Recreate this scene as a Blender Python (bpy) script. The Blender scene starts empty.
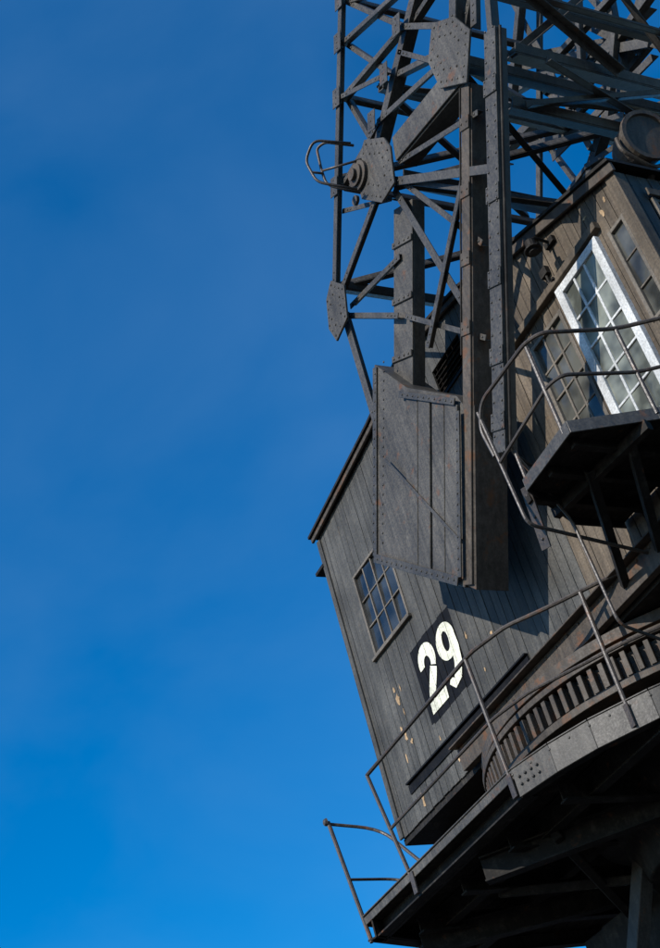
import bpy, bmesh, math, random
from mathutils import Matrix, Vector
random.seed(7)
V=Vector
col=bpy.context.scene.collection
# ------------------------------------------------------------------ materials
def mat_new(n):
    m=bpy.data.materials.new(n); m.use_nodes=True
    nt=m.node_tree; return m,nt,nt.nodes["Principled BSDF"]
def N(nt,t,**k):
    n=nt.nodes.new(t)
    for a,b in k.items(): setattr(n,a,b)
    return n
def paint(name,base,rough=0.55,rust=0.0,streak=0.35,island=0.0,rustcol=(0.13,0.058,0.026),metal=0.0,bump=0.3,fine=55,dust=(0.15,0.135,0.11),dustamt=0.26,spec=.28,rscale=5.5):
    m,nt,b=mat_new(name); L=nt.links.new
    tc=N(nt,"ShaderNodeTexCoord")
    big=N(nt,"ShaderNodeTexNoise"); big.inputs["Scale"].default_value=1.7; big.inputs["Detail"].default_value=6
    L(tc.outputs["Object"],big.inputs["Vector"])
    mp=N(nt,"ShaderNodeMapping"); mp.inputs["Scale"].default_value=(22,22,1.3); L(tc.outputs["Object"],mp.inputs["Vector"])
    st=N(nt,"ShaderNodeTexNoise"); st.inputs["Scale"].default_value=1; st.inputs["Detail"].default_value=5; L(mp.outputs[0],st.inputs["Vector"])
    fi=N(nt,"ShaderNodeTexNoise"); fi.inputs["Scale"].default_value=fine; fi.inputs["Detail"].default_value=4; L(tc.outputs["Object"],fi.inputs["Vector"])
    def rng(src,lo,hi,a,c):
        r=N(nt,"ShaderNodeMapRange"); r.inputs["From Min"].default_value=lo; r.inputs["From Max"].default_value=hi
        r.inputs["To Min"].default_value=a; r.inputs["To Max"].default_value=c; L(src,r.inputs["Value"]); return r.outputs[0]
    def mul(a,c):
        r=N(nt,"ShaderNodeMath",operation='MULTIPLY'); L(a,r.inputs[0])
        if isinstance(c,float): r.inputs[1].default_value=c
        else: L(c,r.inputs[1])
        return r.outputs[0]
    f=mul(rng(big.outputs[0],.3,.7,.68,1.32),rng(st.outputs[0],.3,.7,1-streak,1+streak))
    f=mul(f,rng(fi.outputs[0],.3,.7,.75,1.25))
    if island:
        g=N(nt,"ShaderNodeNewGeometry"); f=mul(f,rng(g.outputs["Random Per Island"],0,1,1-island,1+island))
    bc=N(nt,"ShaderNodeMix",data_type='RGBA',blend_type='MIX')
    bc.inputs[6].default_value=(*base,1); bc.inputs[7].default_value=(*dust,1)
    d=N(nt,"ShaderNodeTexNoise"); d.inputs["Scale"].default_value=9; d.inputs["Detail"].default_value=8; d.inputs["Roughness"].default_value=.7
    L(tc.outputs["Object"],d.inputs["Vector"])
    L(rng(d.outputs[0],.5,.75,0,dustamt),bc.inputs[0])
    vm=N(nt,"ShaderNodeVectorMath",operation='SCALE'); L(bc.outputs[2],vm.inputs[0]); L(f,vm.inputs["Scale"])
    out=vm.outputs[0]
    if rust>0:
        r=N(nt,"ShaderNodeTexNoise"); r.inputs["Scale"].default_value=rscale; r.inputs["Detail"].default_value=9; r.inputs["Roughness"].default_value=.68
        L(tc.outputs["Object"],r.inputs["Vector"])
        mx=N(nt,"ShaderNodeMix",data_type='RGBA'); L(rng(r.outputs[0],.66-rust*.12,.74-rust*.1,0,.8),mx.inputs[0]); L(out,mx.inputs[6]); mx.inputs[7].default_value=(*rustcol,1)
        out=mx.outputs[2]
    L(out,b.inputs["Base Color"])
    L(rng(fi.outputs[0],.3,.7,rough-.1,rough+.12),b.inputs["Roughness"])
    b.inputs["Metallic"].default_value=metal; b.inputs["Specular IOR Level"].default_value=spec
    bp=N(nt,"ShaderNodeBump"); bp.inputs["Strength"].default_value=bump; bp.inputs["Distance"].default_value=.004
    L(fi.outputs[0],bp.inputs["Height"]); L(bp.outputs[0],b.inputs["Normal"])
    return m
M={}
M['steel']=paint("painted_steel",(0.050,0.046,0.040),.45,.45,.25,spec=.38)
M['steel_lit']=paint("sunlit_steel",(0.068,0.062,0.053),.5,.5,.28,spec=.3)  # paler copy of the steel for sunlit parts, light put into the colour
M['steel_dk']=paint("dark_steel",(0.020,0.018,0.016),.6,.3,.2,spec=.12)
M['steel_brown']=paint("weathered_steel",(0.062,0.050,0.039),.6,.9,.3)
M['board']=paint("tarred_boards",(0.064,0.062,0.056),.6,0.15,.25,island=.15,rustcol=(.11,.082,.055),spec=.22,rscale=3.5,dustamt=.22)
M['board_brown']=paint("faded_boards",(0.098,0.077,0.055),.65,.35,.35,island=.2,spec=.2,rustcol=(.14,.09,.05))
M['board_black']=paint("panel_and_shadow_black",(0.008,0.008,0.009),.6,0,.25,dustamt=.06,spec=.1)  # black of the number panel, also the painted shadow band on the wall
M['white']=paint("number_paint",(0.76,0.75,0.60),.6,0.4,.1,rustcol=(.12,.12,.10),dustamt=.4,dust=(.45,.43,.34),rscale=22)
M['whiteframe']=paint("white_window_paint",(0.52,0.525,0.51),.5,0.2,.12,rustcol=(.18,.15,.11),dustamt=.4,dust=(.27,.26,.23),rscale=12)
M['greyframe']=paint("grey_window_paint",(0.14,0.12,0.095),.55,0.3,.2)
M['woodbare']=paint("bare_wood",(0.40,0.27,0.15),.8,0.3,.45,rustcol=(.12,.1,.08),rscale=20)
M['plank']=paint("deck_planks",(0.022,0.019,0.016),.8,.3,.3,island=.3,spec=.1)
M['rail']=paint("handrail_steel",(0.05,0.040,0.033),.45,.7,.1,spec=.4)
def glass(name,base,rough):
    m,nt,b=mat_new(name); b.inputs["Roughness"].default_value=rough
    b.inputs["IOR"].default_value=1.52
    tc=N(nt,"ShaderNodeTexCoord"); n=N(nt,"ShaderNodeTexNoise"); n.inputs["Scale"].default_value=3.2; n.inputs["Detail"].default_value=3
    nt.links.new(tc.outputs["Object"],n.inputs["Vector"])
    bp=N(nt,"ShaderNodeBump"); bp.inputs["Strength"].default_value=.25; bp.inputs["Distance"].default_value=.03
    nt.links.new(n.outputs[0],bp.inputs["Height"]); nt.links.new(bp.outputs[0],b.inputs["Normal"])
    cr=N(nt,"ShaderNodeValToRGB"); cr.color_ramp.elements[0].position=.38; cr.color_ramp.elements[1].position=.66
    cr.color_ramp.elements[0].color=(*[c*.4 for c in base],1); cr.color_ramp.elements[1].color=(*[c*1.6 for c in base],1)
    nt.links.new(n.outputs[0],cr.inputs[0]); nt.links.new(cr.outputs[0],b.inputs["Base Color"])
    return m
M['glass_dk']=glass("dark_pane",(0.028,0.032,0.035),.08)
M['glass_lt']=glass("dusty_pane",(0.16,0.17,0.14),.2)
M['glass_mid']=glass("grimy_pane",(0.07,0.07,0.06),.15)
# ------------------------------------------------------------------ mesh helpers
def empty(n,parent=None):
    o=bpy.data.objects.new(n,None); col.objects.link(o); o.parent=parent; return o
def finish(bm,name,mat,parent,bevel=0.0,smooth=False):
    bmesh.ops.recalc_face_normals(bm,faces=bm.faces)
    me=bpy.data.meshes.new(name); bm.to_mesh(me); bm.free()
    mats=mat if isinstance(mat,(list,tuple)) else [mat]
    for x in mats: me.materials.append(M[x])
    o=bpy.data.objects.new(name,me); col.objects.link(o); o.parent=parent
    if smooth:
        for p in me.polygons: p.use_smooth=True
    if bevel:
        b=o.modifiers.new("bevel",'BEVEL'); b.width=bevel; b.segments=1; b.limit_method='ANGLE'; b.angle_limit=math.radians(50)
    return o
def B(): return bmesh.new()
def hexa(bm,c,a,b,d,mi=0):
    vs=[bm.verts.new(c+a*i+b*j+d*k) for i in(-1,1) for j in(-1,1) for k in(-1,1)]
    for f in((0,1,3,2),(4,6,7,5),(0,4,5,1),(2,3,7,6),(0,2,6,4),(1,5,7,3)):
        fc=bm.faces.new([vs[i] for i in f]); fc.material_index=mi
def box(bm,x0,x1,y0,y1,z0,z1,mi=0):
    hexa(bm,V(((x0+x1)/2,(y0+y1)/2,(z0+z1)/2)),V(((x1-x0)/2,0,0)),V((0,(y1-y0)/2,0)),V((0,0,(z1-z0)/2)),mi)
def frame_of(p1,p2,nrm):
    t=(p2-p1).normalized(); n=(nrm-t*nrm.dot(t)).normalized(); s=t.cross(n).normalized(); return t,n,s
def beam(bm,p1,p2,w,d,nrm=V((0,1,0)),mi=0):
    p1=V(p1);p2=V(p2);t,n,s=frame_of(p1,p2,nrm); hexa(bm,(p1+p2)/2,(p2-p1)/2,n*d/2,s*w/2,mi)
def angle(bm,p1,p2,w,nrm=V((0,1,0)),flip=1,th=.012,leg=None,riv=False):
    p1=V(p1);p2=V(p2);t,n,s=frame_of(p1,p2,nrm); leg=leg or w
    c=(p1+p2)/2;h=(p2-p1)/2
    hexa(bm,c,h,n*th/2,s*w/2)
    hexa(bm,c+s*flip*(w/2-th/2)+n*(leg/2+th/2+.001),h,n*leg/2,s*th/2)
    if riv:
        for e,sg in((p1,1),(p2,-1)):
            for k in(.05,.12,.19): rivet(bm,e+t*sg*k-n*th/2,-n,.013,6)
def chan(bm,p1,p2,w,d,nrm=V((0,1,0)),th=.014):
    p1=V(p1);p2=V(p2);t,n,s=frame_of(p1,p2,nrm); c=(p1+p2)/2;h=(p2-p1)/2
    hexa(bm,c,h,n*th/2,s*w/2)
    for k in(-1,1): hexa(bm,c+s*k*(w/2-th/2)+n*(d/2+th/2+.001),h,n*d/2,s*th/2)
def ibeam(bm,p1,p2,h_,w,th=.014,up=V((0,0,1))):
    p1=V(p1);p2=V(p2);t,n,s=frame_of(p1,p2,up); c=(p1+p2)/2;h=(p2-p1)/2
    hexa(bm,c,h,n*(h_/2-th),s*th/2)
    for k in(-1,1): hexa(bm,c+n*k*(h_/2-th/2),h,n*th/2,s*w/2)
def prism(bm,pts,y0,y1,mi=0):
    a=[bm.verts.new((p[0],y0,p[1])) for p in pts]; b=[bm.verts.new((p[0],y1,p[1])) for p in pts]; n=len(pts)
    bm.faces.new(a).material_index=mi; bm.faces.new(b[::-1]).material_index=mi
    for i in range(n): bm.faces.new((a[i],b[i],b[(i+1)%n],a[(i+1)%n])).material_index=mi
def slab(bm,pts,z0,z1,mi=0):
    a=[bm.verts.new((p[0],p[1],z0)) for p in pts]; b=[bm.verts.new((p[0],p[1],z1)) for p in pts]; n=len(pts)
    bm.faces.new(a).material_index=mi; bm.faces.new(b[::-1]).material_index=mi
    for i in range(n): bm.faces.new((a[i],b[i],b[(i+1)%n],a[(i+1)%n])).material_index=mi
def rivet(bm,p,n=V((0,-1,0)),r=.013,seg=8):
    p=V(p); n=n.normalized(); a=n.orthogonal().normalized(); b=n.cross(a)
    top=bm.verts.new(p+n*r*.75)
    R1=[bm.verts.new(p+(a*math.cos(q)+b*math.sin(q))*r) for q in [i*2*math.pi/seg for i in range(seg)]]
    R2=[bm.verts.new(p+n*r*.55+(a*math.cos(q)+b*math.sin(q))*r*.7) for q in [i*2*math.pi/seg for i in range(seg)]]
    for i in range(seg):
        j=(i+1)%seg; bm.faces.new((R1[i],R1[j],R2[j],R2[i])); bm.faces.new((R2[i],R2[j],top))
def rivline(bm,p1,p2,sp=.08,**k):
    p1=V(p1);p2=V(p2);n=max(1,int((p2-p1).length/sp))
    for i in range(n+1): rivet(bm,p1.lerp(p2,i/n),**k)
def smoothpts(pts,r=.08,n=5):
    pts=[V(p) for p in pts]; out=[pts[0]]
    for i in range(1,len(pts)-1):
        a,b,c=pts[i-1],pts[i],pts[i+1]; r1=min(r,(a-b).length*.45,(c-b).length*.45)
        s=b+(a-b).normalized()*r1; e=b+(c-b).normalized()*r1
        for k in range(n+1):
            t=k/n; out.append(s.lerp(b,t).lerp(b.lerp(e,t),t))
    out.append(pts[-1]); return out
def pipe(bm,pts,r=.02,seg=8,bend=.08):
    P=smoothpts(pts,bend) if len(pts)>2 else [V(p) for p in pts]
    rings=[];ref=None
    for i,p in enumerate(P):
        t=((P[min(i+1,len(P)-1)]-P[max(i-1,0)])).normalized()
        if ref is None: ref=t.orthogonal().normalized()
        ref=(ref-t*ref.dot(t)).normalized(); b=t.cross(ref)
        rings.append([bm.verts.new(p+(ref*math.cos(q)+b*math.sin(q))*r) for q in [k*2*math.pi/seg for k in range(seg)]])
    for i in range(len(rings)-1):
        for k in range(seg):
            j=(k+1)%seg; bm.faces.new((rings[i][k],rings[i][j],rings[i+1][j],rings[i+1][k]))
    bm.faces.new(rings[0][::-1]); bm.faces.new(rings[-1])
def tubering(bm,cx,cy,r0,r1,z0,z1,seg=128):
    rs=[]
    for i in range(seg):
        q=2*math.pi*i/seg; c,s=math.cos(q),math.sin(q)
        rs.append([bm.verts.new((cx+c*r,cy+s*r,z)) for r,z in((r0,z0),(r1,z0),(r1,z1),(r0,z1))])
    for i in range(seg):
        a,b=rs[i],rs[(i+1)%seg]
        for k in range(4): bm.faces.new((a[k],a[(k+1)%4],b[(k+1)%4],b[k]))
def lathe(bm,c,ax,prof,seg=28):
    a=ax.orthogonal().normalized(); b=ax.cross(a); rs=[]
    for (h,r) in prof: rs.append([bm.verts.new(c+ax*h+(a*math.cos(q)+b*math.sin(q))*r) for q in [2*math.pi*i/seg for i in range(seg)]])
    for i in range(len(rs)-1):
        for k in range(seg):
            j=(k+1)%seg; bm.faces.new((rs[i][k],rs[i][j],rs[i+1][j],rs[i+1][k]))
    bm.faces.new(rs[0][::-1]); bm.faces.new(rs[-1])
def groove_cut(bm,lines,hw=.0045):
    for g in lines:
        for s in(-hw,hw):
            geo=bm.verts[:]+bm.edges[:]+bm.faces[:]
            bmesh.ops.bisect_plane(bm,geom=geo,plane_co=(g+s,0,0),plane_no=(1,0,0),dist=1e-6)
        dead=[f for f in bm.faces if abs(f.calc_center_median().x-g)<hw]
        bmesh.ops.delete(bm,geom=dead,context='FACES')
crane=empty("harbour_crane")
WY=6.6
# ------------------------------------------------------------------ machinery house
house=empty("crane_house",crane)
prof=[(-10.47,9.84),(-8.88,10.04),(-7.95,10.22),(-6.91,10.0),(-6.23,9.74),(-4.88,9.27)]
def ztop(x):
    for (a,za),(b,zb) in zip(prof,prof[1:]):
        if x<=b: return za+(zb-za)*(x-a)/(b-a)
    return prof[-1][1]
ZB=6.3
win1=(-10.05,-9.28,8.02,8.98); door=(-5.88,-5.26,6.86,8.9); winL=(-6.44,-5.94,7.3,8.78); winR=(-5.17,-4.95,7.85,8.83); vent=(-7.73,-7.2,9.38,9.72)
sign=(-9.47,-8.68,6.92,7.71)
ops=[win1,door,winL,winR,vent]
bm=B()
w=.105; xs=set(); x=-10.47
while x<-4.88: xs.add(round(x,4)); x+=w
grid=set(xs); grooves=sorted(grid)
for o in ops+[sign]: xs.add(o[0]); xs.add(o[1])
xs.add(-4.88); xs=sorted(xs); grid.add(-4.88)
cur=0
for a,b in zip(xs,xs[1:]):
    if b-a<.004: continue
    if a in grid: cur=random.uniform(-.003,.003)
    ga=.003 if a in grid else 0; gb=.003 if b in grid else 0
    m=(a+b)/2; cuts=[]
    for o in ops:
        if o[0]<m<o[1]: cuts.append((o[2],o[3],None))
    if sign[0]<m<sign[1]: cuts.append((sign[2]+random.uniform(-.01,.01),sign[3]+random.uniform(-.01,.01),'s'))
    cuts.sort(); z=ZB+random.uniform(-.006,.004); segs=[]
    for c in cuts:
        segs.append((z,c[0],0))
        if c[2]: segs.append((c[0]+.001,c[1]-.001,1))
        z=c[1]
    segs.append((z,None,0))
    for z0,z1,k in segs:
        za=ztop(a)-.01 if z1 is None else z1; zb=ztop(b)-.01 if z1 is None else z1
        if min(za,zb)<=z0: continue
        y0=WY-.022+cur; y1=WY; mi=k
        if k==0 and m>-6.9: mi=2
        prism(bm,[(a+ga,z0),(b-gb,z0),(b-gb,zb),(a+ga,za)],y0,y1,mi)
finish(bm,"side_wall_boards",['board','board_black','board_brown'],house,bevel=.003)
bm=B()
YB=9.9
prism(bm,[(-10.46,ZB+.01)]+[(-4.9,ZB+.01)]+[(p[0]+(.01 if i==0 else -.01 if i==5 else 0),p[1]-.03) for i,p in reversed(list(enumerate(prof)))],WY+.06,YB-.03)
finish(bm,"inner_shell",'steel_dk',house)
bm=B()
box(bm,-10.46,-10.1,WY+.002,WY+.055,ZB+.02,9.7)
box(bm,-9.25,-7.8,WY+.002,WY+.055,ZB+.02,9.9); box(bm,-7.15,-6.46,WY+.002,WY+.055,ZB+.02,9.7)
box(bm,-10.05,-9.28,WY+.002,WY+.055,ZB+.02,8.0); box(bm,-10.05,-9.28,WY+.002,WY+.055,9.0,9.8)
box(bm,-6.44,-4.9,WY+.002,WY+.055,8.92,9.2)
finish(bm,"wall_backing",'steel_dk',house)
bm=B()
y=WY
while y<YB-.01:
    y2=min(y+.11,YB); j_=random.uniform(-.003,.003)
    box(bm,-10.495+j_,-10.472,y+.003,y2-.003,ZB,9.80)
    if not (y2>6.85 and y<8.3):
        box(bm,-4.878,-4.855+j_,y+.003,y2-.003,ZB,9.22)
    else:
        box(bm,-4.878,-4.855+j_,y+.003,y2-.003,ZB,8.1); box(bm,-4.878,-4.855+j_,y+.003,y2-.003,8.95,9.22)
    y=y2
x=-10.47
while x<-4.9:
    box(bm,x+.003,x+.102,YB,YB+.02,ZB,ztop(x+.05)-.08); x+=.105
finish(bm,"end_wall_boards",'board',house,bevel=.003)
bm=B()
for (a,za),(b,zb) in zip(prof,prof[1:]):
    ex=-.08 if a==prof[0][0] else 0; fx=.1 if b==prof[-1][0] else 0
    sl=(zb-za)/(b-a)
    prism(bm,[(a+ex,za+ex*sl),(b+fx,zb+fx*sl),(b+fx,zb+fx*sl+.03),(a+ex,za+ex*sl+.03)],WY-.11,YB+.1)
finish(bm,"roof_sheet",'steel_dk',house)
bm=B()
for i,((a,za),(b,zb)) in enumerate(zip(prof,prof[1:])):
    ex=-.07 if i==0 else 0; fx=.09 if i==4 else 0; sl=(zb-za)/(b-a)
    d=.10 if i>=3 else .06
    prism(bm,[(a+ex,za+ex*sl-d),(b+fx,zb+fx*sl-d),(b+fx,zb+fx*sl-.002),(a+ex,za+ex*sl-.002)],WY-.085,WY-.055,0)
finish(bm,"bargeboards",'steel_brown',house,bevel=.004)
bm=B()
box(bm,-10.51,-10.44,WY-.045,WY-.018+.0,ZB,9.76)
finish(bm,"corner_post",'board',house,bevel=.004)
bm=B()
box(bm,-4.94,-4.85,WY-.05,WY-.018,ZB,9.2); box(bm,-4.853,-4.83,WY-.05,WY+.06,ZB,9.18)
box(bm,-6.6,-5.2,WY-.085,WY-.02,8.93,9.0)
box(bm,-4.83,-4.81,6.8,8.4,8.95,9.03); box(bm,-4.83,-4.80,6.8,8.4,8.05,8.1)
finish(bm,"corner_trims",'board_brown',house,bevel=.004)
bm=B()
box(bm,-10.68,-10.49,WY-.06,YB,9.43,9.47)
finish(bm,"side_canopy",'steel_dk',house,bevel=.004)
bm=B(); box(bm,-10.12,-7.85,WY-.035,WY-.027,6.57,6.655); box(bm,-10.12,-7.85,WY-.06,WY-.02,6.665,6.68)  # black band painted as the shadow under a ledge, thin lip above
finish(bm,"ledge_and_shadow_band",'board_black',house)
bm=B()
box(bm,-10.5,-4.85,WY-.005,YB+.02,ZB-.06,ZB-.002)
for yy in (7.0,7.6,8.25,8.9,9.5): ibeam(bm,(-10.4,yy,ZB-.14),(-4.9,yy,ZB-.14),.15,.1)
finish(bm,"house_floor",'steel_dk',house)
bm=B(); chan(bm,(-9.1,WY-.10,6.37),(-4.85,WY-.10,6.37),.2,.06)
rivline(bm,(-9.05,WY-.11,6.44),(-4.9,WY-.11,6.44),.16)
box(bm,-9.1,-4.85,WY-.19,WY-.03,6.475,6.49)
finish(bm,"base_girder",'steel_brown',house,bevel=.003)
bm=B()
for i in range(6):
    z=9.40+i*.055; hexa(bm,V((-7.465,WY+.01,z)),V((.26,0,0)),V((0,.02,.012)),V((0,.002,-.003)))
prism(bm,[(-7.75,9.36),(-7.18,9.36),(-7.18,9.39),(-7.75,9.39)],WY-.04,WY+.03)
finish(bm,"louvre_vent",'steel_dk',house)
def window(name,rect,cols,rows,fm,gm,fw=.045,mw=.018,proud=.03):
    x0,x1,z0,z1=rect; e=empty(name,house); y0=WY-.022-proud; y1=WY+.05
    bm=B()
    box(bm,x0,x0+fw,y0,y1,z0,z1); box(bm,x1-fw,x1,y0,y1,z0,z1)
    box(bm,x0+fw,x1-fw,y0+.002,y1,z1-fw,z1-.001); box(bm,x0+fw,x1-fw,y0+.002,y1,z0+.001,z0+fw)
    ix0,ix1,iz0,iz1=x0+fw,x1-fw,z0+fw,z1-fw
    for i in range(1,cols):
        x=ix0+(ix1-ix0)*i/cols; box(bm,x-mw/2,x+mw/2,y0+.014,y0+.04,iz0,iz1)
    for i in range(1,rows):
        z=iz0+(iz1-iz0)*i/rows; box(bm,ix0,ix1,y0+.016,y0+.038,z-mw/2,z+mw/2)
    finish(bm,"frame",fm,e,bevel=.003)
    bm=B()
    for i in range(cols):
        for j in range(rows):
            a=ix0+(ix1-ix0)*i/cols; b=ix0+(ix1-ix0)*(i+1)/cols; c=iz0+(iz1-iz0)*j/rows; d=iz0+(iz1-iz0)*(j+1)/rows
            t=random.uniform(-.006,.006); s=random.uniform(-.008,.008); yy=y0+.03
            vs=[bm.verts.new(q) for q in((a,yy+t,c),(b,yy-t,c),(b,yy-t+s,d),(a,yy+t+s,d))]; bm.faces.new(vs)
    finish(bm,"panes",gm,e)
window("machinery_window",win1,4,3,'greyframe','glass_dk',.03,.016,.01)
window("cabin_window",winL,3,5,'greyframe','glass_mid',.04,.02,.01)
window("cabin_door",door,3,6,'whiteframe','glass_lt',.08,.022,.05)
window("cabin_window",winR,1,3,'greyframe','glass_mid',.035,.016,.01)
bm=B(); e=empty("end_window",house)
for yy in (6.86,7.34,7.82,8.28): box(bm,-4.868,-4.835,yy-.02,yy+.02,8.1,8.95)
for zz in (8.12,8.5,8.93): box(bm,-4.87,-4.84,6.86,8.28,zz-.018,zz+.018)
finish(bm,"frame",'greyframe',e,bevel=.003)
bm=B(); box(bm,-4.885,-4.875,6.86,8.28,8.1,8.95); finish(bm,"panes",'glass_dk',e)
bm=B(); prism(bm,[(-10.08,7.98),(-9.25,7.98),(-9.25,8.015),(-10.08,8.015)],WY-.06,WY-.01); finish(bm,"window_sill",'greyframe',house,bevel=.003)
# number 29
num=empty("number_panel",house)
bm=B()
def ribbon(pts,ws,y):
    P=[V((p[0],0,p[1])) for p in pts]; L=[];Rr=[]
    for i,p in enumerate(P):
        t=(P[min(i+1,len(P)-1)]-P[max(i-1,0)]).normalized(); s=V((t.z,0,-t.x)); q=ws[i] if isinstance(ws,list) else ws
        L.append(bm.verts.new((p.x+s.x*q/2,y,p.z+s.z*q/2))); Rr.append(bm.verts.new((p.x-s.x*q/2,y,p.z-s.z*q/2)))
    for i in range(len(P)-1): bm.faces.new((L[i],L[i+1],Rr[i+1],Rr[i]))
def dg(ox,oz,sx,sz,pts): return [(ox+p[0]*sx,oz+p[1]*sz) for p in pts]
ys=WY-.0295
ox,oz,sx,sz=-9.40,6.99,.34,.65
arc=[(.5+.31*math.cos(math.radians(q)),.72+.19*math.sin(math.radians(q))) for q in range(190,-41,-12)]
n=len(arc); ribbon(dg(ox,oz,sx,sz,arc),[.085+.04*math.sin(math.pi*min(1,i/n*1.1)) for i in range(n)],ys)
dia=[(.72,.58),(.57,.46),(.40,.34),(.28,.24),(.23,.19)]
ribbon(dg(ox,oz,sx,sz,dia),[.115,.12,.115,.105,.095],ys-.001)
bm.faces.new([bm.verts.new((ox+p[0]*sx,ys-.0005,oz+p[1]*sz)) for p in[(.04,.0),(.96,.0),(1.0,.25),(.87,.18),(.3,.17),(.06,.17)]])
ox=-9.03
rg=[(.5+.32*math.cos(math.radians(q)),.70+.215*math.sin(math.radians(q))) for q in range(0,361,10)]
ribbon(dg(ox,oz,sx,sz,rg),[.095+.015*math.cos(math.radians(2*q)) for q in range(0,361,10)],ys)
tl=[(.82,.72),(.83,.50),(.76,.29),(.58,.13),(.34,.08),(.16,.17)]
ribbon(dg(ox,oz,sx,sz,tl),[.105,.12,.125,.115,.095,.07],ys-.001)
groove_cut(bm,[g for g in grooves if sign[0]<g<sign[1]],.0022)
finish(bm,"digits_29",'white',num)
bm=B()
def flake(x,z,w_,h_):
    n=11; vs=[]
    for i in range(n):
        q=2*math.pi*i/n; r=random.uniform(.4,1.2); vs.append(bm.verts.new((x+math.cos(q)*w_*r,WY-.0285,z+math.sin(q)*h_*r)))
    bm.faces.new(vs)
for f in [(-9.88,7.45,.035,.07),(-9.90,7.56,.02,.03),(-9.93,7.07,.03,.08),(-9.97,7.16,.02,.05),(-9.86,6.98,.03,.03),(-9.95,6.45,.03,.08),(-9.2,6.47,.03,.06),(-9.12,6.42,.05,.025),(-8.55,7.3,.015,.05),(-7.9,7.4,.012,.04),(-9.4,6.76,.012,.03),(-8.2,7.1,.02,.03),(-5.12,9.03,.03,.05),(-5.04,9.1,.02,.03),(-5.3,9.16,.03,.02),(-9.84,7.3,.01,.05),(-9.79,7.52,.01,.04),(-10.02,6.9,.01,.06),(-8.45,6.9,.012,.03),(-6.7,8.2,.012,.05),(-6.6,7.3,.015,.06)]: flake(*f)
finish(bm,"paint_flakes",'woodbare',house)
e=empty("wall_lamp",house); bm=B()
box(bm,-5.78,-5.66,WY-.06,WY-.024,9.3,9.36); pipe(bm,[(-5.72,WY-.05,9.33),(-5.72,WY-.2,9.36),(-5.72,WY-.26,9.28)],.014)
pipe(bm,[(-5.72,WY-.26,9.29),(-5.72,WY-.26,9.16)],.045,12); pipe(bm,[(-5.72,WY-.26,9.2),(-5.72,WY-.26,9.185)],.075,14)
box(bm,-5.95,-5.86,WY-.07,WY-.02,9.12,9.2); pipe(bm,[(-5.9,WY-.05,9.14),(-5.9,WY-.05,9.0),(-5.8,WY-.1,8.98)],.012)
finish(bm,"lamp_body",'steel_dk',e)
e=empty("floodlight",crane); bm=B()
c=V((-4.80,7.0,9.60)); ax=V((.85,-.15,-.25)).normalized()
lathe(bm,c,ax,[(-.26,.05),(-.25,.1),(-.2,.15),(-.1,.19),(0,.205),(.1,.21),(.1,.235),(.14,.235),(.14,.2),(.12,.19)])
pipe(bm,[c+V((0,-.24,0)),c+V((0,-.26,-.15)),c+V((0,0,-.3)),c+V((0,.26,-.15)),c+V((0,.24,0))],.018)
pipe(bm,[c+V((-.02,0,-.3)),c+V((-.15,0,-.42))],.03)
finish(bm,"lamp_drum",'steel_brown',e)
# ------------------------------------------------------------------ jib / luffing frame
jib=empty("lattice_frame",crane)
FY=5.95; YF=8.4
def P(x,z,y=FY): return V((-x,y,z))
bm=B()
Lc=[(5.6,14.52),(6.29,13.47),(6.54,13.09),(6.86,12.6),(7.37,11.83),(7.95,10.93)]
Ic=[(4.6,12.72),(5.3,12.36),(5.7,12.16),(6.1,11.96),(6.5,11.76),(6.72,11.6)]
Kc=[(5.18,11.25),(4.95,11.6),(4.7,11.98),(4.4,12.45)]
mem=[(*Lc[0],*Lc[5],.075),(*Ic[0],*Ic[5],.11),(*Kc[0],*Kc[3],.11),
(*Lc[1],*Ic[2],.055),(*Lc[2],*Ic[1],.055),(*Lc[2],*Ic[3],.05),(*Lc[3],*Ic[2],.06),(*Lc[3],*Ic[5],.05),(*Lc[4],*Ic[4],.05),(*Lc[3],*Ic[3],.05),(*Lc[1],*Ic[1],.055),(*Lc[0],*Ic[1],.06),
(*Ic[3],5.3,11.3,.06),(*Ic[2],5.2,11.45,.06),(*Ic[1],*Kc[1],.07),(*Ic[4],5.35,11.2,.06),(*Ic[2],*Kc[2],.06),(*Ic[0],*Kc[1],.06),(*Ic[1],*Kc[3],.06),(5.4,11.15,5.9,12.06,.05),
(6.86,11.11,7.85,10.85,.07),(7.5,11.63,6.75,10.95,.05),(7.95,10.7,8.02,9.2,.09),(7.9,10.68,6.95,10.38,.06),(7.95,10.6,7.2,9.85,.055),(7.37,11.83,6.9,11.5,.05),
(6.64,10.95,6.35,9.06,.075),(6.56,10.95,5.27,9.6,.08),(6.51,10.9,5.9,9.4,.055),(6.95,9.2,5.6,10.15,.06),(7.15,9.8,6.3,8.7,.05),
(6.4,11.05,5.3,10.35,.055),(6.5,10.9,5.75,9.9,.045),(4.94,11.07,4.4,11.98,.09),(5.1,11.3,4.3,11.9,.06)]
off=[.013*((i*5)%9) for i in range(60)]
for i,(a,b,c,d,w_) in enumerate(mem):
    angle(bm,P(a,b,FY+off[i]),P(c,d,FY+off[i]),w_,flip=1 if i%2 else -1,riv=True)
for k,(a,b) in enumerate(Lc[1:5]+Ic[1:5]):
    q=.0006*k
    beam(bm,P(a+.05,b-.09,FY-.022-q),P(a-.05,b+.09,FY-.022-q),.14,.010)
    for s in(-.06,0,.06): rivet(bm,P(a-s*.5,b+s,FY-.027-q),r=.011,seg=6)
finish(bm,"near_lattice",'steel',jib,bevel=.003)
bm=B()
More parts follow.
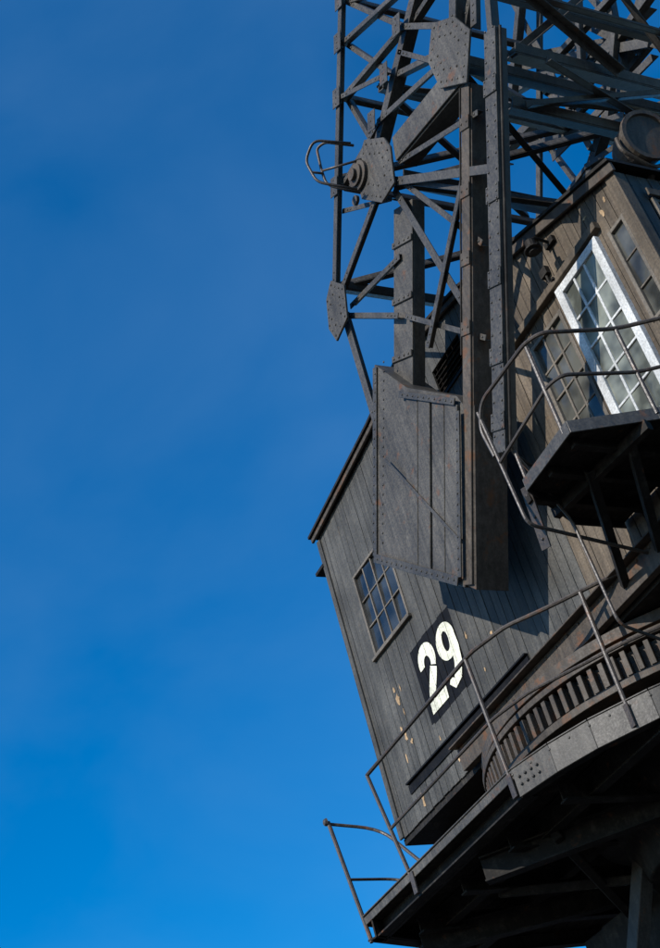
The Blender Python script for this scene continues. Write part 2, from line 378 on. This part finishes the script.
beam(bm,P(6.37,11.18,FY-.004),P(5.25,10.86,FY-.004),.26,.02); beam(bm,P(6.41,11.06,FY+.11),P(5.29,10.74,FY+.11),.04,.2)
chan(bm,P(6.68,10.8,FY+.125),P(7.62,9.26,FY+.125),.34,.12)
jd=V((.52,0,.855)).normalized(); prp=V((.855,0,-.52)).normalized()
for f in(.2,.5,.8):
    c=P(6.68,10.8,FY+.108).lerp(P(7.62,9.26,FY+.108),f); beam(bm,c-prp*.175,c+prp*.175,.06,.018)
    for s in(-.13,-.04,.05,.13): rivet(bm,c+prp*s+V((0,-.009,0)),r=.015)
finish(bm,"main_members",'steel_lit',jib,bevel=.004)
bm=B()
g1=[(6.66,11.67),(6.40,11.38),(6.36,11.2),(6.49,10.84),(6.75,10.86),(7.0,11.2),(6.95,11.55)]
g2=[(5.27,11.55),(5.01,11.28),(4.92,10.95),(5.2,10.6),(5.5,10.92),(5.5,11.3)]
g3=[(7.88,11.0),(7.7,10.75),(7.82,10.42),(8.1,10.38),(8.16,10.6),(8.05,10.9)]
for g in(g1,g2,g3):
    pts=[(-a,b) for a,b in g]; prism(bm,pts,FY-.055,FY-.032)
    cx=sum(p[0] for p in pts)/len(pts); cz=sum(p[1] for p in pts)/len(pts)
    for i in range(len(pts)):
        for q in(.17,.5):
            a=V(pts[i]).lerp(V((cx,cz)),q); b=V(pts[(i+1)%len(pts)]).lerp(V((cx,cz)),q)
            rivline(bm,(a.x,FY-.055,a.y),(b.x,FY-.055,b.y),.085,r=.012)
finish(bm,"gusset_plates",'steel_lit',jib,bevel=.003)
bm=B()
lathe(bm,V((-6.9,FY-.06,11.42)),V((0,-1,0)),[(0,.15),(.03,.15),(.035,.11),(.06,.11),(.065,.06),(.1,.06)])
lathe(bm,V((-7.1,FY-.03,11.3)),V((0,-1,0)),[(0,.05),(.03,.05)])
finish(bm,"pivot_pin",'steel_brown',jib)
j=jd; pr=prp
bm=B()
top=V((-5.27,FY,10.67)); bot=V((-7.49,FY,7.08))
beam(bm,top,bot,.12,.02); beam(bm,top+pr*.06+V((0,.13,0)),bot+pr*.06+V((0,.13,0)),.02,.24)
beam(bm,top+V((0,.26,0)),bot+V((0,.26,0)),.12,.02)
for f in(.08,.22,.36,.5):
    c=top.lerp(bot,f); d=(bot-top).normalized()*.06
    beam(bm,c-d+V((0,-.016,0)),c+d+V((0,-.016,0)),.13,.012)
    for s in(-.04,.04): rivet(bm,c+pr*s+V((0,-.022,0)),r=.012)
finish(bm,"column_box",'steel_brown',jib,bevel=.004)
bm=B()
t2=V((-4.64,5.78,10.5)); b2=V((-6.38,5.78,7.52))
chan(bm,t2,b2,.16,.1)
d=(b2-t2).normalized()
for f in(.14,.4,.6,.78,.93): beam(bm,t2.lerp(b2,f)-d*.07+V((0,-.014,0)),t2.lerp(b2,f)+d*.07+V((0,-.014,0)),.175,.012)
for s in(-.055,.055): rivline(bm,t2+pr*s+V((0,-.01,0)),b2+pr*s+V((0,-.01,0)),.13,r=.010)
for f in(.14,.4,.6,.78,.93):
    for s in(-.065,.065): rivline(bm,t2.lerp(b2,f)-d*.055+pr*s+V((0,-.02,0)),t2.lerp(b2,f)+d*.055+pr*s+V((0,-.02,0)),.045,r=.011)
finish(bm,"plated_strut",'steel',jib,bevel=.003)
bm=B(); pipe(bm,[t2+pr*.10+V((0,.03,0)),b2+pr*.10+V((0,.03,0)),b2+pr*.1+V((-.1,.5,-.25))],.012)
pipe(bm,[top-pr*.075+V((0,-.01,0)),top.lerp(bot,.55)-pr*.075+V((0,-.01,0))],.009)
finish(bm,"cable_conduit",'steel_dk',jib)
bm=B()
cw=[(-7.71,9.71),(-8.65,8.14),(-7.54,7.09),(-6.76,8.36),(-6.80,8.5),(-7.38,9.12)]
prism(bm,cw,FY-.01,FY+.33)
finish(bm,"counterweight_casing",'steel_lit',jib,bevel=.006)
bm=B(); prism(bm,[(-7.53,7.10),(-7.44,7.0),(-6.66,8.28),(-6.75,8.37)],FY+.015,FY+.33)
finish(bm,"casing_side",'steel_brown',jib,bevel=.004)
bm=B()
A=V((-7.38,9.08)); Bq=V((-6.76,8.43)); dn=V((-.52,-.855)).normalized()
E1=V((-8.62,8.12)); E2=V((-7.55,7.10)); et=(E2-E1).normalized(); en=V((-et.y,et.x))
if en.dot(dn)>0: en=-en
def tolow(p): return ((p-E1).dot(en)-.05)/(-dn.dot(en))
for i in range(4):
    a=A.lerp(Bq,i/4+.014)+dn*.05; b=A.lerp(Bq,(i+1)/4-.014)+dn*.05
    prism(bm,[tuple(a),tuple(a+dn*tolow(a)),tuple(b+dn*tolow(b)),tuple(b)],FY-.034-.008*(i%2),FY-.012)
finish(bm,"casing_plates",'steel_lit',jib,bevel=.005)
bm=B()
def strip(p,q,w_,y,th=.014): beam(bm,V((p[0],y,p[1])),V((q[0],y,q[1])),w_,th)
strip((-8.60,8.17),(-7.70,9.66),.07,FY-.02); strip((-8.58,8.13),(-7.54,7.15),.08,FY-.05)
strip((-7.5,7.16),(-6.80,8.33),.05,FY-.05); strip((-7.45,9.10),(-6.79,8.42),.06,FY-.056)
strip((-7.95,8.75),(-7.35,7.42),.03,FY-.050,.008)
for p,q,y in(((-8.60,8.22),(-7.72,9.6),FY-.027),((-8.53,8.08),(-7.58,7.19),FY-.057),((-7.4,9.05),(-6.82,8.45),FY-.063),((-7.48,7.22),(-6.84,8.28),FY-.057),((-8.44,8.2),(-7.56,9.6),FY-.011)):
    rivline(bm,(p[0],y,p[1]),(q[0],y,q[1]),.085,r=.012)
finish(bm,"casing_straps",'steel',jib,bevel=.003)
bm=B()
for i,(a,b,c,d_,w_) in enumerate(mem):
    if max(b,d_)>11.2 and min(b,d_)>10.8:
        angle(bm,P(a,b,YF+off[i]),P(c,d_,YF+off[i]),w_,flip=1 if i%2 else -1)
G=[(5.95,13.94,5.19,11.9,.09),(5.85,12.79,7.01,13.55,.08),(4.84,12.18,7.26,12.97,.1),(6.71,12.12,5.10,11.66,.09),(5.17,12.77,5.74,11.16,.08),(6.20,11.66,6.18,14.29,.08),(6.91,13.89,5.02,11.78,.1),(5.73,13.61,5.67,12.45,.1),(4.76,12.16,6.18,12.29,.08),(6.42,14.65,7.0,13.4,.1),
(5.0,12.6,6.0,12.9,.07),(5.2,12.3,5.9,11.5,.06),(5.6,11.4,6.9,12.5,.06),(6.0,14.0,6.9,13.0,.08),(5.3,13.2,5.9,12.1,.06)]
for i,(a,b,c,d_,w_) in enumerate(G): angle(bm,P(a,b,YF-.06-.013*i),P(c,d_,YF-.06-.013*i),w_)
finish(bm,"far_lattice",'steel',jib,bevel=.003)
bm=B()
def vb(x,z,w_=.16,y0=FY+.05,y1=10.2): chan(bm,V((-x,y0,z)),V((-x,y1,z)),w_,.08,nrm=j)
vb(4.76,10.39,.16); vb(5.02,10.03,.13); vb(6.55,10.95,.2,y1=8.6); vb(7.9,10.9,.12,y1=8.6); vb(5.3,11.0,.14); vb(6.3,12.0,.10); vb(4.9,11.6,.1)
def SP(s,y,o=0): return V((-4.76+.52*s,y,10.39+.855*s))+pr*o
for k,(a,b) in enumerate([((0,6),(1.9,8)),((1.9,6),(0,8)),((-.42,8),(1.0,9.8)),((0,8),(2,10)),((2,8),(0,10)),((-.42,6.1),(0,7.6)),((0,6.3),(-.42,7.6)),((1.0,6),(1.0,10)),((.5,6),(.5,10)),((1.5,7),(.3,10)),((0,7),(.5,6))]):
    angle(bm,SP(*a,.014*k),SP(*b,.014*k),.07,nrm=pr)
for k,(a,b) in enumerate([((-6.64,6.0,10.95),(-5.3,8.3,11.0)),((-6.64,8.3,10.95),(-5.3,6.0,11.0)),((-7.9,6,10.9),(-6.6,8.3,10.95)),((-5.3,6,11.0),(-6.3,8.3,12)),((-5.3,8.3,11),(-6.3,6,12)),((-6.6,6,10.9),(-6.0,8.3,10.3)),((-6.3,6,12),(-7.37,8.3,11.83)),((-7.37,6,11.83),(-6.3,8.3,12))]):
    angle(bm,V(a)+V((0,0,.014*k)),V(b)+V((0,0,.014*k)),.06,nrm=V((0,0,1)))
for (a,b) in(Lc[1],Lc[3],Lc[4]): angle(bm,P(a,b,FY+.1),P(a,b,YF),.06,nrm=V((0,0,1)))
finish(bm,"cross_beams",'steel',jib,bevel=.003)
bm=B()
pipe(bm,[P(6.78,11.72,5.85),P(6.93,11.9,5.65),P(7.02,11.9,5.6),P(7.06,11.62,5.6),P(7.06,11.4,5.6),P(6.93,11.2,5.85)],.014)
pipe(bm,[P(6.75,11.7,5.8),P(6.9,11.85,5.5),P(7.06,11.72,5.45),P(7.06,11.42,5.5),P(6.9,11.2,5.8)],.014)
pipe(bm,[P(7.05,11.6,5.6),P(6.8,11.55,5.9)],.012); pipe(bm,[P(7.06,11.56,5.48),P(7.05,11.56,5.6)],.012)
finish(bm,"service_hoop",'rail',jib,smooth=True)
# ------------------------------------------------------------------ balcony
bal=empty("cabin_balcony",crane)
bp=[(-5.29,5.44),(-5.91,5.46),(-6.24,6.08),(-6.24,6.55),(-4.80,6.55),(-4.80,9.0),(-4.2,9.0),(-4.2,7.6),(-5.07,6.04)]
bm=B(); slab(bm,bp,6.80,6.83); finish(bm,"balcony_floor",'plank',bal)
bm=B(); bd=B()
for a,b in zip(bp,bp[1:]+bp[:1]):
    if a[1]>6.5 and b[1]>6.5 and a[0]<-4.7: continue
    beam(bm,V((a[0],a[1],6.80)),V((b[0],b[1],6.80)),.012,.10,nrm=V((0,0,1)))
finish(bm,"balcony_fascia",'steel',bal,bevel=.002)
bm=bd
for x_ in(-6.0,-5.7,-5.4): beam(bm,V((x_,5.52,6.76)),V((x_,6.55,6.76)),.05,.07,nrm=V((0,0,1)))
beam(bm,V((-6.1,5.8,6.72)),V((-5.1,5.95,6.72)),.06,.08,nrm=V((0,0,1)))
angle(bm,(-5.63,5.77,6.72),(-6.45,6.48,6.36),.05); angle(bm,(-5.3,5.9,6.72),(-6.0,6.48,6.36),.05)
finish(bm,"balcony_frame",'steel_dk',bal,bevel=.002)
bm=B()
T=[(-6.08,5.45,7.20),(-6.12,5.45,7.5),(-6.0,5.45,7.66),(-5.36,5.45,7.64),(-5.22,5.50,7.62),(-5.07,6.04,7.6),(-4.22,7.6,7.6),(-4.22,9,7.6)]
pipe(bm,T,.016,bend=.1)
pipe(bm,[(-6.05,5.45,7.12),(-5.32,5.45,7.2),(-5.2,5.5,7.2),(-5.07,6.04,7.18),(-4.22,7.6,7.18)],.014)
for x_,y_ in((-5.36,5.45),(-5.07,6.04),(-4.64,6.82),(-4.22,7.6)): pipe(bm,[(x_,y_,6.8),(x_,y_,7.6)],.016)
pipe(bm,[(-6.08,5.45,7.62),(-6.03,5.46,6.55),(-6.1,6.5,6.42)],.014); pipe(bm,[(-5.92,5.5,6.8),(-5.92,5.5,7.12)],.014)
pipe(bm,[(-5.92,5.48,7.12),(-6.02,5.85,6.6),(-6.04,5.9,5.75),(-6.2,6.9,5.54)],.012)
beam(bm,V((-5.98,5.52,6.85)),V((-6.12,5.62,6.42)),.10,.012)
for k in(.15,.5,.85): rivet(bm,V((-5.98,5.51,6.85)).lerp(V((-6.12,5.61,6.42)),k),r=.012)
finish(bm,"balcony_railing",'rail',bal,smooth=False)
# ------------------------------------------------------------------ slewing platform
plat=empty("slewing_platform",crane)
pp=[(-10.38,5.9),(-7.68,5.9),(-7.30,6.0),(-6.96,6.14),(-6.54,6.4),(-6.0,6.85),(-5.6,7.5),(-5.45,8.25),(-5.6,9.0),(-6.0,9.7),(-6.8,10.3),(-7.68,10.6),(-11.0,10.6),(-11.0,7.4)]
def inside_span(y):
    xs=[]
    for a,b in zip(pp,pp[1:]+pp[:1]):
        if (a[1]<=y<b[1]) or (b[1]<=y<a[1]): xs.append(a[0]+(b[0]-a[0])*(y-a[1])/(b[1]-a[1]))
    return (min(xs),max(xs)) if len(xs)>=2 else None
bm=B(); y=5.92
while y<10.4:
    s=inside_span(y); s2=inside_span(y+.16)
    if s and s2: box(bm,max(s[0],s2[0])+.02,min(s[1],s2[1])-.03,y+.004,y+.156,5.47,5.51+random.uniform(-.004,.004))
    y+=.16
finish(bm,"deck_planks",'plank',plat)
bm=B(); bd=B()
C8=V((-8,8.25,5.33))
for i,(a,b) in enumerate(zip(pp,pp[1:]+pp[:1])):
    a1=V((a[0],a[1],5.33)); b1=V((b[0],b[1],5.33))
    if i in(0,13):
        inn=V((0,1,0)) if i==0 else V((1,0,0))
        beam(bd,a1+inn*.13+V((0,0,.09)),b1+inn*.13+V((0,0,.09)),.016,.2,nrm=V((0,0,1)))
        beam(bm,V((a[0],a[1],5.505)),V((b[0],b[1],5.505)),.014,.07,nrm=V((0,0,1)))
        beam(bd,a1+inn*.09,b1+inn*.09,.14,.014,nrm=V((0,0,1)))
    else:
        beam(bm,V((a[0],a[1],5.43)),V((b[0],b[1],5.43)),.016,.22,nrm=V((0,0,1)))
        beam(bd,a1+(C8-a1).normalized()*.045,b1+(C8-b1).normalized()*.045,.09,.014,nrm=V((0,0,1)))
    d1=a1.copy(); d2=b1.copy(); d1.z=d2.z=5.548
    beam(bm,d1+(C8-a1).normalized()*.03,d2+(C8-b1).normalized()*.03,.09,.012,nrm=V((0,0,1)))
finish(bm,"fascia_girder",'steel_lit',plat,bevel=.003)
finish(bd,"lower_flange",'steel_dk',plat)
bm=B()
for a,b in zip(pp[1:5],pp[2:6]):
    t=V((b[0]-a[0],b[1]-a[1],0)); n_=V((t.y,-t.x,0)).normalized()
    rivline(bm,V((a[0],a[1],5.50))+n_*.008,V((b[0],b[1],5.50))+n_*.008,.14,n=n_,r=.011)
for dx in(0,.06,.12,.18):
    rivet(bm,(-7.62+dx,5.90+dx*.26,5.40),r=.014); rivet(bm,(-7.62+dx,5.90+dx*.26,5.46),r=.014)
finish(bm,"fascia_rivets",'steel_lit',plat)
bm=B()
for y_ in(6.5,7.2,9.3,10.1):
    s=inside_span(y_); ibeam(bm,(s[0]+.05,y_,5.36),(s[1]-.05,y_,5.36),.18,.1)
for x_ in(-10.0,-9.2,-8.4,-7.6,-6.8,-6.1):
    ibeam(bm,(x_,6.2 if x_<-6.9 else 7.0,5.3),(x_,10.3 if x_>-10.2 and x_<-7 else 9.3,5.3),.14,.09)
ibeam(bm,(-8.7,6.1,5.2),(-6.2,8.6,5.2),.2,.12); ibeam(bm,(-10.2,6.3,5.2),(-8.2,10.2,5.2),.2,.12); ibeam(bm,(-10.4,9.8,5.18),(-6.4,6.7,5.18),.2,.12)
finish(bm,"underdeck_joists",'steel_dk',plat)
por=empty("crane_portal",crane)
bm=B()
for x_ in(-9.9,-6.3): box(bm,x_-.2,x_+.2,7.9,9.9,4.5,5.05)
for y_ in(8.0,9.7): box(bm,-9.7,-6.5,y_-.18,y_+.18,4.48,5.03)
lathe(bm,V((-7.85,8.25,4.9)),V((0,0,1)),[(0,1.0),(.3,1.1),(.42,1.3),(.9,1.5),(.93,1.75),(.95,1.75)],64)
for (x_,y_),(x2,y2) in (((-9.9,8.0),(-10.9,7.6)),((-9.9,9.7),(-10.9,10.2)),((-6.3,8.0),(-5.9,7.8)),((-6.3,9.7),(-5.3,10.2))):
    beam(bm,V((x_,y_,4.6)),V((x2,y2,0)),.42,.36)
    box(bm,x2-.5,x2+.5,y2-.3,y2+.3,.0,.35)
beam(bm,V((-9.3,6.6,5.25)),V((-8.3,7.8,4.9)),.08,.08); beam(bm,V((-8.2,6.5,5.25)),V((-9.2,7.8,4.9)),.08,.08)
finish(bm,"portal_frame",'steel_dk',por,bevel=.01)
bm=B(); beam(bm,V((-8.3,7.45,5.25)),V((-9.6,7.2,3.2)),.13,.13); beam(bm,V((-9.6,7.2,3.25)),V((-10.1,7.75,2.9)),.12,.12)
finish(bm,"portal_brace",'steel',por,bevel=.006)
rg_=empty("slewing_ring",crane); bm=B(); cx,cy=-7.85,8.25
tubering(bm,cx,cy,1.84,1.95,5.84,6.02); tubering(bm,cx,cy,1.8,2.03,6.04,6.09); tubering(bm,cx,cy,1.8,2.05,5.74,5.80); tubering(bm,cx,cy,1.85,2.0,6.13,6.22)
nt_=130
for i in range(nt_):
    q=2*math.pi*i/nt_; r=V((math.cos(q),math.sin(q),0)); t=V((-r.y,r.x,0))
    hexa(bm,V((cx,cy,5.92))+r*1.985,r*.035,t*.021,V((0,0,.1)))
finish(bm,"toothed_ring",'steel_brown',rg_,bevel=.003)
ra=empty("platform_railing",plat); bm=B()
pipe(bm,[(-9.69,5.9,6.56),(-7.69,5.9,6.57),(-7.30,6.0,6.56),(-6.96,6.14,6.5),(-6.54,6.4,6.48),(-6.0,6.85,6.48),(-5.6,7.5,6.48)],.018)
pipe(bm,[(-9.55,5.9,5.98),(-7.69,5.9,5.98),(-7.30,6.0,5.98),(-6.96,6.14,5.95),(-6.54,6.4,5.95),(-6.0,6.85,5.95),(-5.6,7.5,5.95)],.015)
for x_,y_,x2,z2 in((-9.69,5.9,-9.40,6.56),(-7.78,5.9,-7.72,6.56),(-6.7,6.3,-6.7,6.48),(-6.0,6.85,-6.0,6.48)):
    pipe(bm,[(x_,y_,z2),(x2,y_,5.34)],.018); beam(bm,V((x2,y_-.015,5.34)),V((x2,y_-.015,5.52)),.06,.012)
pipe(bm,[(-10.34,5.9,5.31),(-10.58,5.9,6.55)],.02)
pipe(bm,[(-10.58,5.9,6.53),(-10.45,6.35,6.4),(-9.95,6.4,5.8),(-9.93,6.4,5.5)],.016,bend=.25)
pipe(bm,[(-10.45,5.9,5.93),(-10.43,6.35,5.9),(-10.1,6.4,5.7)],.014,bend=.15)
rivet(bm,(-10.58,5.88,6.55),r=.04)
finish(bm,"rails",'rail',ra,smooth=False)
# ------------------------------------------------------------------ ground
bm=B(); s=3000
vs=[bm.verts.new(p) for p in((-s,-s,0),(s,-s,0),(s,s,0),(-s,s,0))]; bm.faces.new(vs)
M['ground']=paint("quay_asphalt",(0.04,0.038,0.035),.85,0,.1,fine=8)
finish(bm,"ground",'ground',None)
# ------------------------------------------------------------------ light
ts=V((.10,-.80,.48)).normalized()
sd=bpy.data.lights.new("sun",'SUN'); sd.energy=5.0; sd.angle=math.radians(.5); sd.color=(1,.945,.87)
so=bpy.data.objects.new("sun",sd); col.objects.link(so); so.rotation_euler=ts.to_track_quat('Z','Y').to_euler(); so.location=(-5,-20,25)
w=bpy.data.worlds.new("World"); bpy.context.scene.world=w; w.use_nodes=True; nt=w.node_tree
sk=nt.nodes.new("ShaderNodeTexSky"); sk.sky_type='NISHITA'; sk.sun_disc=False
sk.sun_elevation=math.asin(ts.z); sk.sun_rotation=math.atan2(ts.x,ts.y); sk.ozone_density=5; sk.dust_density=.3; sk.air_density=1.0
hs=nt.nodes.new("ShaderNodeHueSaturation"); hs.inputs["Saturation"].default_value=1.42; hs.inputs["Value"].default_value=1.48
nt.links.new(sk.outputs[0],hs.inputs["Color"])
tc=nt.nodes.new("ShaderNodeTexCoord"); mp=nt.nodes.new("ShaderNodeMapping"); mp.inputs["Scale"].default_value=(2.0,2.8,4.2); mp.inputs["Rotation"].default_value=(.5,.3,.9)
nt.links.new(tc.outputs["Generated"],mp.inputs[0])
nz=nt.nodes.new("ShaderNodeTexNoise"); nz.inputs["Scale"].default_value=1.5; nz.inputs["Detail"].default_value=6; nz.inputs["Distortion"].default_value=.3; nz.inputs["Roughness"].default_value=.48
nt.links.new(mp.outputs[0],nz.inputs["Vector"])
mr=nt.nodes.new("ShaderNodeMapRange"); mr.inputs[1].default_value=.36; mr.inputs[2].default_value=.80; mr.inputs[3].default_value=0; mr.inputs[4].default_value=.17
nt.links.new(nz.outputs[0],mr.inputs[0])
mx=nt.nodes.new("ShaderNodeMix"); mx.data_type='RGBA'; nt.links.new(mr.outputs[0],mx.inputs[0]); nt.links.new(hs.outputs[0],mx.inputs[6]); mx.inputs[7].default_value=(2.0,3.6,5.8,1)
nt.links.new(mx.outputs[2],nt.nodes["Background"].inputs[0]); nt.nodes["Background"].inputs[1].default_value=.12
# ------------------------------------------------------------------ camera
Rv=V((.3905,.8911,-.2311)).normalized(); Fv=V((-.6738,.4477,.5878)).normalized(); Uv=Rv.cross(Fv).normalized(); Rv=Fv.cross(Uv)
cam=bpy.data.cameras.new("Camera"); co=bpy.data.objects.new("Camera",cam); col.objects.link(co)
cam.sensor_fit='VERTICAL'; cam.sensor_height=24; cam.lens=34.56; cam.clip_end=6000
m=Matrix((Rv,Uv,-Fv)).transposed().to_4x4(); m.translation=V((0,0,1.6)); co.matrix_world=m
bpy.context.scene.camera=co
vs_=bpy.context.scene.view_settings; vs_.view_transform='Standard'; vs_.look='None'; vs_.exposure=0
